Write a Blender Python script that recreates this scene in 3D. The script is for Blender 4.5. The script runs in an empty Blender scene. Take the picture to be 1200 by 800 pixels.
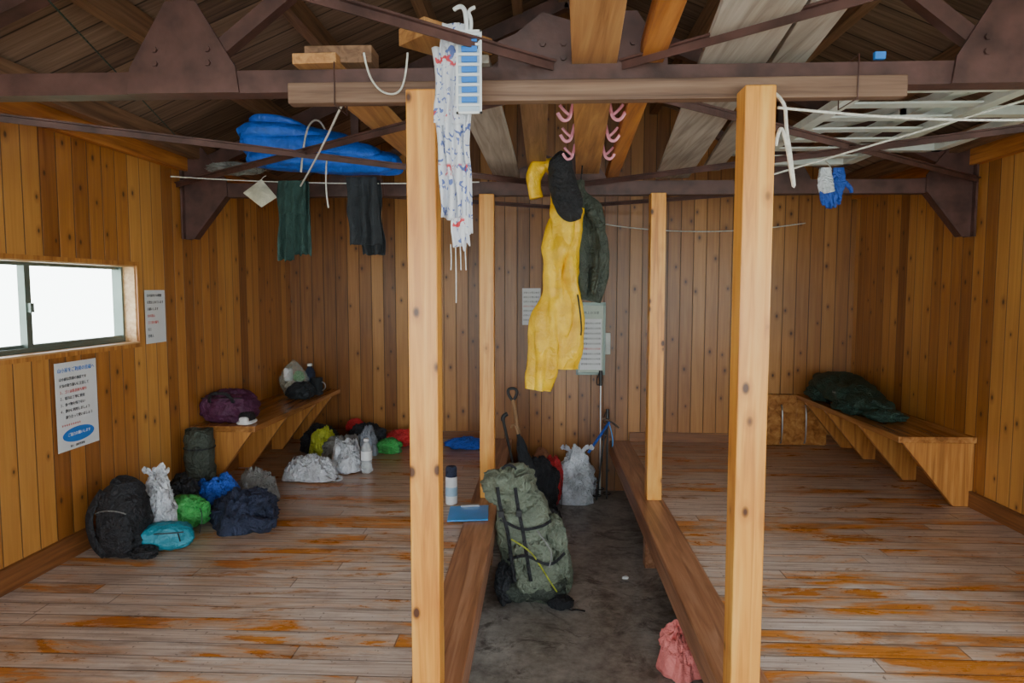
import bpy, bmesh, math, random
from mathutils import Vector, Matrix, noise, Euler
pi=math.pi
random.seed(7)
COL=bpy.context.scene.collection

# ---------------------------------------------------------------- node helpers
class NB:
    def __init__(s,name):
        s.m=bpy.data.materials.new(name); s.m.use_nodes=True
        s.t=s.m.node_tree; s.t.nodes.clear()
        s.out=s.t.nodes.new('ShaderNodeOutputMaterial')
        s.b=s.t.nodes.new('ShaderNodeBsdfPrincipled')
        s.t.links.new(s.b.outputs[0],s.out.inputs[0])
    def n(s,ty,**k):
        x=s.t.nodes.new(ty)
        for a,v in k.items(): setattr(x,a,v)
        return x
    def put(s,sock,v):
        if hasattr(v,'is_output') : s.t.links.new(v,sock)
        elif isinstance(v,(tuple,list)) and sock.type=='RGBA' and len(v)==3: sock.default_value=(*v,1)
        else: sock.default_value=v
    def math(s,op,a,b=0,c=None):
        x=s.n('ShaderNodeMath',operation=op); s.put(x.inputs[0],a); s.put(x.inputs[1],b)
        if c is not None: s.put(x.inputs[2],c)
        return x.outputs[0]
    def comb(s,x,y,z=0):
        c=s.n('ShaderNodeCombineXYZ'); s.put(c.inputs[0],x); s.put(c.inputs[1],y); s.put(c.inputs[2],z); return c.outputs[0]
    def noise(s,vec,scale=1,detail=3,rough=.55,dist=0):
        x=s.n('ShaderNodeTexNoise'); s.put(x.inputs['Vector'],vec); x.inputs['Scale'].default_value=scale
        x.inputs['Detail'].default_value=detail; x.inputs['Roughness'].default_value=rough; x.inputs['Distortion'].default_value=dist
        return x.outputs[0]
    def white(s,vec):
        x=s.n('ShaderNodeTexWhiteNoise',noise_dimensions='3D'); s.put(x.inputs['Vector'],vec); return x.outputs['Value']
    def ramp(s,f,stops):
        x=s.n('ShaderNodeValToRGB'); s.put(x.inputs[0],f); e=x.color_ramp.elements
        while len(e)<len(stops): e.new(.5)
        for i,(p,c) in enumerate(stops): e[i].position=p; e[i].color=(*c,1) if len(c)==3 else c
        return x.outputs[0]
    def mix(s,f,a,b,mode='MIX'):
        x=s.n('ShaderNodeMix',data_type='RGBA',blend_type=mode); s.put(x.inputs[0],f); s.put(x.inputs[6],a); s.put(x.inputs[7],b); return x.outputs[2]
    def mr(s,v,a,b,c=0,d=1):
        x=s.n('ShaderNodeMapRange'); s.put(x.inputs[0],v)
        for i,q in enumerate((a,b,c,d)): x.inputs[i+1].default_value=q
        return x.outputs[0]
    def xyz(s):
        tc=s.n('ShaderNodeTexCoord'); sp=s.n('ShaderNodeSeparateXYZ'); s.t.links.new(tc.outputs['Object'],sp.inputs[0])
        return tc.outputs['Object'],sp.outputs[0],sp.outputs[1],sp.outputs[2]
    def bump(s,h,strength=.3,dist=.01):
        x=s.n('ShaderNodeBump'); x.inputs['Strength'].default_value=strength; x.inputs['Distance'].default_value=dist
        s.put(x.inputs['Height'],h); s.t.links.new(x.outputs[0],s.b.inputs['Normal'])

def simple(name,col,rough=.6,var=.25,scale=12,metal=0,bump=.15,bscale=60,wr=0):
    b=NB(name); v,_,_,_=b.xyz()
    n=b.noise(v,scale,3)
    f=b.mr(n,.3,.7)
    c=b.mix(f,tuple(c*(1-var) for c in col),tuple(min(1,c*(1+var)) for c in col))
    b.put(b.b.inputs['Base Color'],c); b.b.inputs['Roughness'].default_value=rough; b.b.inputs['Metallic'].default_value=metal
    if wr:
        a=b.noise(v,17,3,.5,1.1); r=b.math('ABSOLUTE',b.math('SUBTRACT',a,.5))
        a2=b.noise(v,41,2,.5,.8); r2=b.math('ABSOLUTE',b.math('SUBTRACT',a2,.5))
        b.bump(b.math('ADD',b.math('MULTIPLY',r,3),b.math('MULTIPLY',r2,1.2)),wr,.02)
    elif bump: b.bump(b.noise(v,bscale,3),bump,.004)
    return b.m
def fab(name,col,rough=.65,wr=.7): return simple(name,col,rough,.25,14,0,0,60,wr)

def panel_mat(name,axis,w,c1,c2,cd,rough=.34,groove=.035):
    """vertical tongue and groove boards; axis = coordinate running across the boards"""
    b=NB(name); v,x,y,z=b.xyz()
    s=x if axis=='x' else y
    q=b.math('DIVIDE',s,w); idx=b.math('FLOOR',q); fr=b.math('FRACT',q)
    rnd=b.white(b.comb(idx,3.3,1.7))
    gvec=b.comb(b.math('MULTIPLY',s,38),b.math('ADD',b.math('MULTIPLY',z,1.6),b.math('MULTIPLY',rnd,40)),b.math('MULTIPLY',idx,3.1))
    g=b.noise(gvec,1,4,.6,.6)
    gf=b.noise(b.comb(b.math('MULTIPLY',s,150),b.math('MULTIPLY',z,3),idx),1,2)
    big=b.noise(v,1.1,2)
    t=b.math('ADD',b.math('MULTIPLY',g,.55),b.math('ADD',b.math('MULTIPLY',rnd,.5),b.math('MULTIPLY',gf,.14)))
    col=b.ramp(t,[(.25,cd),(.58,c2),(.95,c1)])
    col=b.mix(b.mr(big,.35,.7,0,.35),col,cd)
    k=b.math('ADD',b.math('DIVIDE',z,.23),b.math('MULTIPLY',rnd,9)); ki=b.math('FLOOR',k); kf=b.math('FRACT',k)
    r1=b.white(b.comb(idx,ki,.5)); r2=b.white(b.comb(idx,ki,7.5)); r3=b.white(b.comb(idx,ki,13.5))
    dx=b.math('MULTIPLY',b.math('SUBTRACT',fr,b.math('ADD',.2,b.math('MULTIPLY',r1,.6))),w)
    dz=b.math('MULTIPLY',b.math('SUBTRACT',kf,b.math('ADD',.2,b.math('MULTIPLY',r2,.6))),.23*.6)
    d=b.math('SQRT',b.math('ADD',b.math('MULTIPLY',dx,dx),b.math('MULTIPLY',dz,dz)))
    on=b.math('GREATER_THAN',r3,.5)
    rad=b.math('ADD',.1,b.math('MULTIPLY',r3,.85))
    dd=b.math('DIVIDE',d,rad)
    core=b.math('MULTIPLY',b.mr(dd,.005,.012,.9,0),on); halo=b.math('MULTIPLY',b.mr(dd,.009,.032,.55,0),on)
    col=b.mix(halo,col,cd); col=b.mix(core,col,(.05,.017,.005))
    e=b.math('ABSOLUTE',b.math('SUBTRACT',fr,.5))
    gr=b.mr(e,.5-groove,.5-groove*.3,0,1)
    col=b.mix(b.math('MULTIPLY',gr,.9),col,(.02,.008,.003))
    b.put(b.b.inputs['Base Color'],col); b.b.inputs['Roughness'].default_value=rough
    b.bump(b.math('ADD',b.math('MULTIPLY',gr,-1),b.math('MULTIPLY',g,.1)),.6,.006)
    return b.m

def plank_mat(name,along,c1,c2,cd,rough=.5,s1=1.6,s2=34,knots=False):
    b=NB(name); v,x,y,z=b.xyz()
    sc={'x':(s1,s2,s2),'y':(s2,s1,s2),'z':(s2,s2,s1)}[along]
    vec=b.comb(b.math('MULTIPLY',x,sc[0]),b.math('MULTIPLY',y,sc[1]),b.math('MULTIPLY',z,sc[2]))
    g=b.noise(vec,1,4,.6,.8)
    big=b.noise(v,3,2)
    col=b.ramp(g,[(.3,cd),(.5,c2),(.72,c1)])
    col=b.mix(b.mr(big,.4,.75,0,.3),col,cd)
    if knots:
        vo=b.n('ShaderNodeTexVoronoi')
        kv=b.comb(b.math('MULTIPLY',x,1 if along!='x' else .6),b.math('MULTIPLY',y,1 if along!='y' else .6),b.math('MULTIPLY',z,1 if along!='z' else .6))
        b.put(vo.inputs['Vector'],kv); vo.inputs['Scale'].default_value=13
        k=b.mr(vo.outputs['Distance'],.09,.17,1,0); h=b.mr(vo.outputs['Distance'],.1,.34,.6,0)
        sel=b.math('GREATER_THAN',b.white(vo.outputs['Position']),.2)
        col=b.mix(b.math('MULTIPLY',h,sel),col,cd); col=b.mix(b.math('MULTIPLY',k,sel),col,(.08,.025,.007))
    b.put(b.b.inputs['Base Color'],col); b.b.inputs['Roughness'].default_value=rough
    b.bump(g,.25,.004)
    return b.m

def floor_mat(name):
    b=NB(name); v,x,y,z=b.xyz()
    w=.088
    q=b.math('DIVIDE',y,w); idx=b.math('FLOOR',q); fr=b.math('FRACT',q)
    rnd=b.white(b.comb(idx,2.2,5.1))
    jx=b.math('DIVIDE',b.math('ADD',x,b.math('MULTIPLY',rnd,1.9)),1.9); ji=b.math('FLOOR',jx)
    r2=b.white(b.comb(idx,ji,4.1))
    fine=b.noise(b.comb(b.math('MULTIPLY',x,2.4),b.math('MULTIPLY',y,70),b.math('MULTIPLY',idx,2.7)),1,4,.65,.4)
    wear=b.noise(b.comb(b.math('MULTIPLY',x,1.9),b.math('MULTIPLY',y,6),b.math('MULTIPLY',idx,.55)),1,7,.7,.6)
    wv=b.math('ADD',b.math('MULTIPLY',wear,.78),b.math('ADD',b.math('MULTIPLY',r2,.13),b.math('MULTIPLY',fine,.16)))
    worn_glare=b.ramp(fine,[(.28,(.27,.185,.14)),(.5,(.58,.47,.39)),(.75,(.80,.71,.63))])  # bare worn wood, lightened further to stand in for pale floor glare
    half=b.ramp(fine,[(.3,(.34,.17,.08)),(.6,(.60,.36,.20)),(.8,(.72,.50,.32))])
    varn=b.ramp(fine,[(.3,(.38,.115,.02)),(.6,(.64,.24,.045)),(.8,(.74,.36,.10))])
    col=b.mix(b.mr(wv,.50,.57,0,.7),worn_glare,half)
    col=b.mix(b.mr(wv,.585,.615,0,1),col,varn)
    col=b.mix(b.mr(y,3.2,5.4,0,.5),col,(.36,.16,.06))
    dn=b.noise(b.comb(b.math('MULTIPLY',x,2.6),b.math('MULTIPLY',y,9),9.1),1,6,.68,.4)
    col=b.mix(b.mr(dn,.54,.69,0,.65),col,(.15,.08,.05))
    mo=b.noise(v,9,5,.7); col=b.mix(b.mr(mo,.53,.75,0,.4),col,(.19,.11,.07))
    sp=b.noise(v,55,2); col=b.mix(b.mr(sp,.67,.73,0,.7),col,(.08,.045,.03))
    e=b.math('ABSOLUTE',b.math('SUBTRACT',fr,.5)); gr=b.mr(e,.455,.487,0,1)
    je=b.math('ABSOLUTE',b.math('SUBTRACT',b.math('FRACT',jx),.5)); gj=b.mr(je,.4982,.4995,0,.8)
    gg=b.math('MAXIMUM',gr,gj)
    col=b.mix(b.math('MULTIPLY',gg,.75),col,(.05,.025,.014))
    b.put(b.b.inputs['Base Color'],col)
    b.put(b.b.inputs['Roughness'],b.mr(wear,.3,.7,.40,.23))
    b.bump(b.math('ADD',b.math('MULTIPLY',gg,-1),b.math('MULTIPLY',fine,.15)),.5,.004)
    return b.m

def roof_mat(name):
    b=NB(name); v,x,y,z=b.xyz()
    q=b.math('DIVIDE',y,.16); idx=b.math('FLOOR',q); fr=b.math('FRACT',q); rnd=b.white(b.comb(idx,1.2,5.5))
    g=b.noise(b.comb(b.math('MULTIPLY',x,2.5),b.math('MULTIPLY',y,45),b.math('MULTIPLY',idx,2.7)),1,4,.65,.6)
    t=b.math('ADD',b.math('MULTIPLY',g,.7),b.math('MULTIPLY',rnd,.4))
    col=b.ramp(t,[(.3,(.085,.05,.034)),(.55,(.23,.15,.10)),(.9,(.42,.29,.21))])
    e=b.math('ABSOLUTE',b.math('SUBTRACT',fr,.5)); gr=b.mr(e,.46,.49,0,1)
    col=b.mix(b.math('MULTIPLY',gr,.9),col,(.01,.006,.004))
    b.put(b.b.inputs['Base Color'],col); b.b.inputs['Roughness'].default_value=.75
    return b.m

def concrete_mat(name):
    b=NB(name); v,x,y,z=b.xyz()
    n=b.noise(v,2.3,6,.7); n2=b.noise(v,24,3,.7)
    col=b.ramp(b.math('ADD',b.math('MULTIPLY',n,.75),b.math('MULTIPLY',n2,.25)),[(.38,(.13,.11,.09)),(.5,(.34,.31,.275)),(.64,(.56,.53,.48))])
    e=b.mr(b.noise(v,3.2,6,.78,1.4),.52,.64,0,.85)
    col=b.mix(e,col,(.075,.056,.044))
    b.put(b.b.inputs['Base Color'],col); b.put(b.b.inputs['Roughness'],b.mr(n,.3,.7,.28,.5)); b.bump(n2,.2,.004)
    return b.m

M_left=panel_mat('pine_paneling_side','y',.098,(.74,.37,.095),(.48,.19,.04),(.20,.064,.013))
M_back=panel_mat('pine_paneling_back_dim','x',.098,(.58,.28,.08),(.36,.145,.035),(.14,.047,.011))  # same pine as the sides, colours darkened to stand in for dimmer light
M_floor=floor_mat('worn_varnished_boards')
M_roof=roof_mat('roof_boards')
M_conc=concrete_mat('stained_concrete')
M_post=plank_mat('post_pine','z',(.88,.48,.11),(.78,.34,.055),(.50,.17,.03),.36,knots=True)
M_beam=plank_mat('edge_beam_wood','y',(.54,.30,.18),(.37,.165,.08),(.17,.07,.037),.34,1.4,30)
M_bench=plank_mat('bench_wood','y',(.56,.27,.085),(.38,.155,.04),(.19,.07,.019),.27,1.4,22)
M_brk=plank_mat('bracket_wood','z',(.68,.33,.09),(.52,.215,.048),(.28,.095,.019),.42)
M_trim=plank_mat('trim_wood','y',(.34,.14,.045),(.23,.085,.027),(.12,.04,.014),.42)
M_trimx=plank_mat('trim_wood_x','x',(.34,.14,.045),(.23,.085,.027),(.12,.04,.014),.42)
M_plate=plank_mat('eave_plate_wood','y',(.68,.28,.065),(.50,.175,.035),(.26,.08,.018),.5)
M_purlin=plank_mat('purlin_wood','y',(.36,.20,.115),(.24,.125,.065),(.11,.055,.03),.6)
M_old=plank_mat('old_timber','x',(.29,.18,.12),(.20,.11,.07),(.09,.046,.029),.6)
M_plkA=plank_mat('plank_tan','y',(.66,.37,.14),(.50,.24,.085),(.28,.115,.04),.5)
M_plkO=plank_mat('plank_orange','y',(.66,.28,.06),(.50,.18,.036),(.3,.095,.02),.5)
M_plkG=plank_mat('plank_grey','y',(.52,.48,.43),(.38,.335,.29),(.22,.18,.15),.6)
M_steel=simple('rusty_painted_steel',(.088,.040,.034),.5,.45,9,.1,.25,50)
M_dark=simple('dark_board',(.06,.038,.024),.8,.3)
M_white=simple('white_paint',(.62,.65,.62),.5,.22,6)
M_paper=simple('paper',(.80,.82,.84),.6,.04,5,bump=0)
M_alu=simple('green_grey_aluminium',(.15,.19,.17),.35,.15,5,.4,0)
M_rope=simple('rope_white',(.66,.64,.58),.8,.2,80)
M_blk=fab('black_fabric',(.014,.015,.019),.7)
M_blks=simple('black_plastic',(.015,.015,.017),.4,.2,20)
M_navy=fab('navy_fabric',(.018,.026,.06),.75)
M_olive=fab('olive_pack_fabric',(.17,.20,.145),.5)
M_olive2=fab('olive_dark_fabric',(.05,.062,.048),.6)
M_green=fab('green_fabric',(.05,.36,.08),.45)
M_teal=fab('teal_fabric',(.02,.24,.33),.45,.4)
M_blue=fab('blue_fabric',(.02,.09,.48),.5)
M_red=fab('red_fabric',(.52,.02,.025),.5)
M_purple=fab('purple_fabric',(.085,.018,.06),.55,.5)
M_dgreen=fab('dark_green_fabric',(.018,.05,.036),.6)
M_lime=fab('lime_fabric',(.46,.50,.04),.5)
M_grey=fab('grey_fabric',(.22,.22,.21),.8)
M_yel=fab('yellow_raincloth',(.95,.50,.0),.36,.25)
M_wbag=fab('white_plastic_film',(.70,.73,.79),.22,.9)
M_wh=simple('white_plastic',(.76,.78,.80),.35,.06,9)
M_tarp=fab('blue_tarp',(.012,.15,.80),.36,.3)
M_pink=simple('pink_plastic',(.88,.34,.45),.4,.1,7,bump=0)
M_salmon=fab('salmon_fabric',(1.0,.24,.22),.6,.4)
M_clothg=fab('dark_green_cloth',(.02,.055,.048),.85,.4)
M_clothd=fab('charcoal_cloth',(.022,.026,.032),.85,.4)
M_tan=fab('tan_fabric',(.60,.56,.43),.7,.3)
M_metal=simple('steel_metal',(.45,.45,.45),.3,.1,14,.9,.02)
M_lblue=simple('light_blue_plastic',(.04,.32,.80),.4,.1,9,bump=0)
M_sblue=simple('sign_blue',(.02,.20,.68),.5,.03,9,bump=0)
M_ink=simple('ink_dark',(.03,.035,.05),.6,.03,9,bump=0)
M_inkr=simple('ink_red',(.62,.03,.03),.6,.03,9,bump=0)
M_hw=plank_mat('handle_wood','z',(.5,.3,.14),(.36,.2,.09),(.2,.1,.04),.5)

def clear_mat(name,col,alpha):
    b=NB(name); b.b.inputs['Base Color'].default_value=(*col,1); b.b.inputs['Roughness'].default_value=.12
    v,_,_,_=b.xyz(); b.put(b.b.inputs['Alpha'],b.mr(b.noise(v,30,2),.3,.7,alpha*.7,min(1,alpha*1.3))); return b.m
M_pet=clear_mat('pet_plastic',(.75,.8,.82),.45)
M_film=clear_mat('clear_bag_film',(.62,.66,.58),.28)

def towel_mat():
    b=NB('printed_towel'); v,x,y,z=b.xyz()
    n=b.noise(v,48,2,.5,.9); n2=b.noise(b.comb(b.math('ADD',x,4),y,z),40,2,.5,.6)
    st=b.math('FRACT',b.math('MULTIPLY',z,7)); band=b.mr(b.math('ABSOLUTE',b.math('SUBTRACT',st,.5)),.08,.12,1,0)
    col=b.mix(b.mr(n,.585,.615,0,.9),(.68,.69,.75),(.06,.11,.40))
    col=b.mix(b.math('MULTIPLY',b.mr(n2,.56,.6),band),col,(.62,.06,.08))
    b.put(b.b.inputs['Base Color'],col); b.b.inputs['Roughness'].default_value=.85; return b.m
M_towel=towel_mat()

# ---------------------------------------------------------------- geometry helpers
def empty(name,loc=(0,0,0)):
    e=bpy.data.objects.new(name,None); e.location=loc; e.empty_display_size=.05; COL.objects.link(e); return e
def par(o,parent):
    if parent: o.parent=parent; o.matrix_parent_inverse=Matrix.Translation(-Vector(parent.location))
def mk(name,verts,faces,mat,parent=None,smooth=False,bevel=0,solid=0,sub=0):
    me=bpy.data.meshes.new(name); me.from_pydata([tuple(v) for v in verts],[],faces)
    bm=bmesh.new(); bm.from_mesh(me); bmesh.ops.recalc_face_normals(bm,faces=bm.faces); bm.to_mesh(me); bm.free()
    me.materials.append(mat)
    if smooth:
        for p in me.polygons: p.use_smooth=True
    o=bpy.data.objects.new(name,me); COL.objects.link(o)
    if solid: m=o.modifiers.new('solid','SOLIDIFY'); m.thickness=solid; m.offset=0
    if sub: m=o.modifiers.new('sub','SUBSURF'); m.levels=sub; m.render_levels=sub
    if bevel: m=o.modifiers.new('bev','BEVEL'); m.width=bevel; m.segments=2
    par(o,parent)
    return o
BF=[(0,1,3,2),(4,6,7,5),(0,4,5,1),(2,3,7,6),(0,2,6,4),(1,5,7,3)]
def box(name,x0,x1,y0,y1,z0,z1,mat,parent=None,bevel=0):
    vs=[(x,y,z) for x in (x0,x1) for y in (y0,y1) for z in (z0,z1)]
    return mk(name,vs,BF,mat,parent,bevel=bevel)
def boxes(name,lst,mat,parent=None,bevel=0):
    vs=[];fs=[]
    for (x0,x1,y0,y1,z0,z1) in lst:
        k=len(vs); vs+=[(x,y,z) for x in (x0,x1) for y in (y0,y1) for z in (z0,z1)]; fs+=[tuple(i+k for i in f) for f in BF]
    return mk(name,vs,fs,mat,parent,bevel=bevel)
def bar(name,a,b,w,h,mat,parent=None,bevel=0,up=(0,0,1)):
    a=Vector(a);b=Vector(b);d=(b-a).normalized(); s=d.cross(Vector(up)).normalized(); u=s.cross(d)
    vs=[p+s*i*w/2+u*j*h/2 for p in (a,b) for i in (-1,1) for j in (-1,1)]
    return mk(name,vs,BF,mat,parent,bevel=bevel)
def prism(name,poly,ax,a,b,mat,parent=None,bevel=0):
    f={'y':lambda p,t:(p[0],t,p[1]),'x':lambda p,t:(t,p[0],p[1]),'z':lambda p,t:(p[0],p[1],t)}[ax]
    n=len(poly); vs=[f(p,a) for p in poly]+[f(p,b) for p in poly]
    fs=[tuple(range(n)),tuple(range(n,2*n))]+[(i,(i+1)%n,n+(i+1)%n,n+i) for i in range(n)]
    return mk(name,vs,fs,mat,parent,bevel=bevel)
def cord(name,pts,r,mat,parent=None,smooth=True,cyc=False):
    c=bpy.data.curves.new(name,'CURVE'); c.dimensions='3D'; c.bevel_depth=r; c.bevel_resolution=2; c.resolution_u=6; c.use_fill_caps=True
    if smooth and len(pts)>2:
        s=c.splines.new('NURBS'); s.points.add(len(pts)-1)
        for p,q in zip(s.points,pts): p.co=(*q,1)
        s.order_u=3; s.use_endpoint_u=True; s.use_cyclic_u=cyc
    else:
        s=c.splines.new('POLY'); s.points.add(len(pts)-1)
        for p,q in zip(s.points,pts): p.co=(*q,1)
        s.use_cyclic_u=cyc
    c.materials.append(mat)
    o=bpy.data.objects.new(name,c); COL.objects.link(o); par(o,parent)
    return o
def sag(a,b,s,n=8):
    a=Vector(a);b=Vector(b); return [tuple(a.lerp(b,i/n)-Vector((0,0,s*4*(i/n)*(1-i/n)))) for i in range(n+1)]
def sgn(v): return -1 if v<0 else 1
SD=lambda s:Vector((s*7.1,s*3.3,s*1.7))
def ridge(n,soft=.04): return 1-2*math.sqrt(n*n+soft*soft)
def crumple(p,f,seed):
    """crumpled cloth / film: domain-warped soft ridges over several scales"""
    q=Vector(p)*f+SD(seed); w=noise.noise_vector(q*.6); q=q+w*1.1
    a=ridge(noise.noise(q)); b=ridge(noise.noise(q*2.2+Vector((5,2,1)))); c=ridge(noise.noise(q*4.5+Vector((1,7,3))))
    return (a-.6)*.62+(b-.6)*.34+(c-.6)*.18
def puff(p,f,seed):
    """stuffed cloth: rounded lumps separated by creases"""
    q=Vector(p)*f+SD(seed)
    n=noise.noise(q); m=noise.noise(q*1.9+Vector((3,8,1)))
    return .7*noise.noise(q*.7+Vector((9,1,4)))-.45*math.exp(-(n*7)**2)-.25*math.exp(-(m*7)**2)+.15*noise.noise(q*4)
def drape(p,f,seed):
    """hanging folds: fast across, slow down the drop"""
    q=Vector((p[0]*f+seed,p[1]*f,p[2]*f*.16)); 
    return noise.noise(q+noise.noise_vector(q*.5)*.4)*1.3+.3*ridge(noise.noise(Vector(p)*f*.5+SD(seed)))-.15
def drapex(p,f,seed):
    q=Vector((p[0]*f*.12+seed,p[1]*f,p[2]*f))
    return noise.noise(q)*1.3+.35*ridge(noise.noise(Vector(p)*f*.4+SD(seed)))-.2
FM={'puff':puff,'crumple':crumple,'drape':drape,'drapex':drapex}
def blob(name,c,r,mat,seed=1,amp=.12,f=1.6,pw=1.0,parent=None,base=None,rot=0,nu=84,nv=56,tilt=(0,0),top=1,mode='puff'):
    vs=[];fs=[]; F=FM[mode]
    R=Euler((tilt[0],tilt[1],rot)).to_matrix()
    for j in range(nv+1):
        th=-pi/2+pi*j/nv
        for i in range(nu):
            ph=2*pi*i/nu
            ct,st=math.cos(th),math.sin(th); cp,sp=math.cos(ph),math.sin(ph)
            x=sgn(ct)*abs(ct)**pw*sgn(cp)*abs(cp)**pw; y=sgn(ct)*abs(ct)**pw*sgn(sp)*abs(sp)**pw; z=sgn(st)*abs(st)**pw
            d=1+amp*F((x,y,z),f,seed)+amp*.6*noise.noise(Vector((x,y,z))*.9+Vector((seed,9,seed)))
            if top!=1 and z>0:
                k=1+(top-1)*z; x*=k; y*=k
            p=R@Vector((x*d*r[0],y*d*r[1],z*d*r[2]))+Vector(c)
            vs.append(p)
    for j in range(nv):
        for i in range(nu):
            fs.append((j*nu+i,j*nu+(i+1)%nu,(j+1)*nu+(i+1)%nu,(j+1)*nu+i))
    if base is not None:
        for p in vs: p.z=max(p.z,base+.001)
    return mk(name,vs,fs,mat,parent,smooth=True)
def loft(name,rings,mat,parent=None,n=56,pw=1,amp=0,f=12,seed=1,side=(1,0,0),interp=8,cap=True,mode='puff'):
    pts=[Vector(r[:3]) for r in rings]; K=[]; F=FM[mode]
    m=len(rings)
    def cr(a,b,c,d,t): return .5*((2*b)+(-a+c)*t+(2*a-5*b+4*c-d)*t*t+(-a+3*b-3*c+d)*t*t*t)
    for i in range(m-1):
        R=[rings[max(0,i-1)],rings[i],rings[i+1],rings[min(m-1,i+2)]]
        for k in range(interp): K.append([cr(R[0][q],R[1][q],R[2][q],R[3][q],k/interp) for q in range(5)])
    K.append(list(rings[-1]))
    vs=[];fs=[]; S0=Vector(side)
    for i,k in enumerate(K):
        a=Vector(K[max(0,i-1)][:3]); b=Vector(K[min(len(K)-1,i+1)][:3]); t=(b-a).normalized() if (b-a).length>1e-6 else Vector((0,0,1))
        s=(S0-t*S0.dot(t)).normalized(); u=t.cross(s)
        for j in range(n):
            ph=2*pi*j/n; cp,sp=math.cos(ph),math.sin(ph)
            p=Vector(k[:3])+s*sgn(cp)*abs(cp)**pw*max(k[3],.001)+u*sgn(sp)*abs(sp)**pw*max(k[4],.001)
            if amp:
                d=F(p,f,seed); nrm=(p-Vector(k[:3]))
                if nrm.length>1e-5: p=p+nrm.normalized()*amp*d
            vs.append(p)
    L=len(K)
    for i in range(L-1):
        for j in range(n): fs.append((i*n+j,i*n+(j+1)%n,(i+1)*n+(j+1)%n,(i+1)*n+j))
    if cap:
        c0=len(vs); vs.append(Vector(K[0][:3])); vs.append(Vector(K[-1][:3]))
        for j in range(n): fs.append((c0,(j+1)%n,j)); fs.append((c0+1,(L-1)*n+j,(L-1)*n+(j+1)%n))
    return mk(name,vs,fs,mat,parent,smooth=True)
def hang(name,x0,x1,y,z1,z0,mat,parent=None,seed=1,amp=.02,taper=0,shift=0,nx=36,nz=40,hem=.01,fr=3):
    vs=[];fs=[]
    for j in range(nz+1):
        t=j/nz
        for i in range(nx+1):
            s=i/nx; w=(x1-x0)*(1+taper*t); cx=(x0+x1)/2+shift*t
            x=cx+(s-.5)*w+.012*noise.noise(Vector((s*3,t*3,seed)))
            yy=y+amp*(.4+.6*t)*(math.sin(s*2*pi*fr+seed+1.5*t)+.8*noise.noise(Vector((s*6,t*2.5,seed*3))))
            z=z1+(z0-z1)*t+(hem*noise.noise(Vector((s*5,seed,0)))*t*2)
            vs.append((x,yy,z))
    for j in range(nz):
        for i in range(nx): a=j*(nx+1)+i; fs.append((a,a+1,a+nx+2,a+nx+1))
    return mk(name,vs,fs,mat,parent,smooth=True,solid=.004)
def rag(name,c,r,h,m,seed,parent,base,rot=0,n=64,f=3.4):
    """thrown-down cloth: irregular sheet, rounded top, ridged folds, hem touching the base"""
    vs=[];fs=[]
    for j in range(n//2+1):
        t=j/(n//2)
        for i in range(n):
            a=2*pi*i/n; rr=t*(1+.28*noise.noise(Vector((math.cos(a)*1.6,math.sin(a)*1.6,seed*2.3))))
            x=rr*math.cos(a); y=rr*math.sin(a)
            q=Vector((x*f,y*f,seed*3.7)); q=q+noise.noise_vector(q*.7)*.9
            e=max(0,1-t**3)**.8
            zz=h*(e*(.55+.35*noise.noise(Vector((x*1.5,y*1.5,seed))))+(.26*(1-t**6))*max(0,ridge(noise.noise(q)))+.13*(1-t**4)*ridge(noise.noise(q*2.3)))
            X=x*r[0];Y=y*r[1]
            vs.append((c[0]+X*math.cos(rot)-Y*math.sin(rot),c[1]+X*math.sin(rot)+Y*math.cos(rot),base+.004+max(0,zz)))
    for j in range(n//2):
        for i in range(n): fs.append((j*n+i,j*n+(i+1)%n,(j+1)*n+(i+1)%n,(j+1)*n+i))
    return mk(name,vs,fs,m,parent,smooth=True,solid=.004)
def cyl(name,c,r,h,mat,parent=None,prof=None,n=32):
    prof=prof or [(r,0),(r,h)]
    vs=[];fs=[]
    for (rr,zz) in prof:
        for j in range(n): vs.append((c[0]+rr*math.cos(2*pi*j/n),c[1]+rr*math.sin(2*pi*j/n),c[2]+zz))
    for i in range(len(prof)-1):
        for j in range(n): fs.append((i*n+j,i*n+(j+1)%n,(i+1)*n+(j+1)%n,(i+1)*n+j))
    fs.append(tuple(range(n))); fs.append(tuple((len(prof)-1)*n+j for j in range(n)))
    return mk(name,vs,fs,mat,parent,smooth=False,bevel=.001)
def text(name,s,size,loc,rot,mat,parent,ext=.0004):
    c=bpy.data.curves.new(name,'FONT'); c.body=s; c.size=size; c.extrude=ext; c.materials.append(mat); c.align_x='LEFT'
    o=bpy.data.objects.new(name,c); o.location=loc; o.rotation_euler=rot; COL.objects.link(o)
    par(o,parent); return o

# ---------------------------------------------------------------- room shell
PZ=.405
def XL(y): return -2.135+(y-2.5)*.0315
XR=2.39
YF=-1.3
def YB(x): return 5.48-(x+2.04)*.027
def zr(x): return 2.40+.42*(2.26-abs(x-.13))

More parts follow.
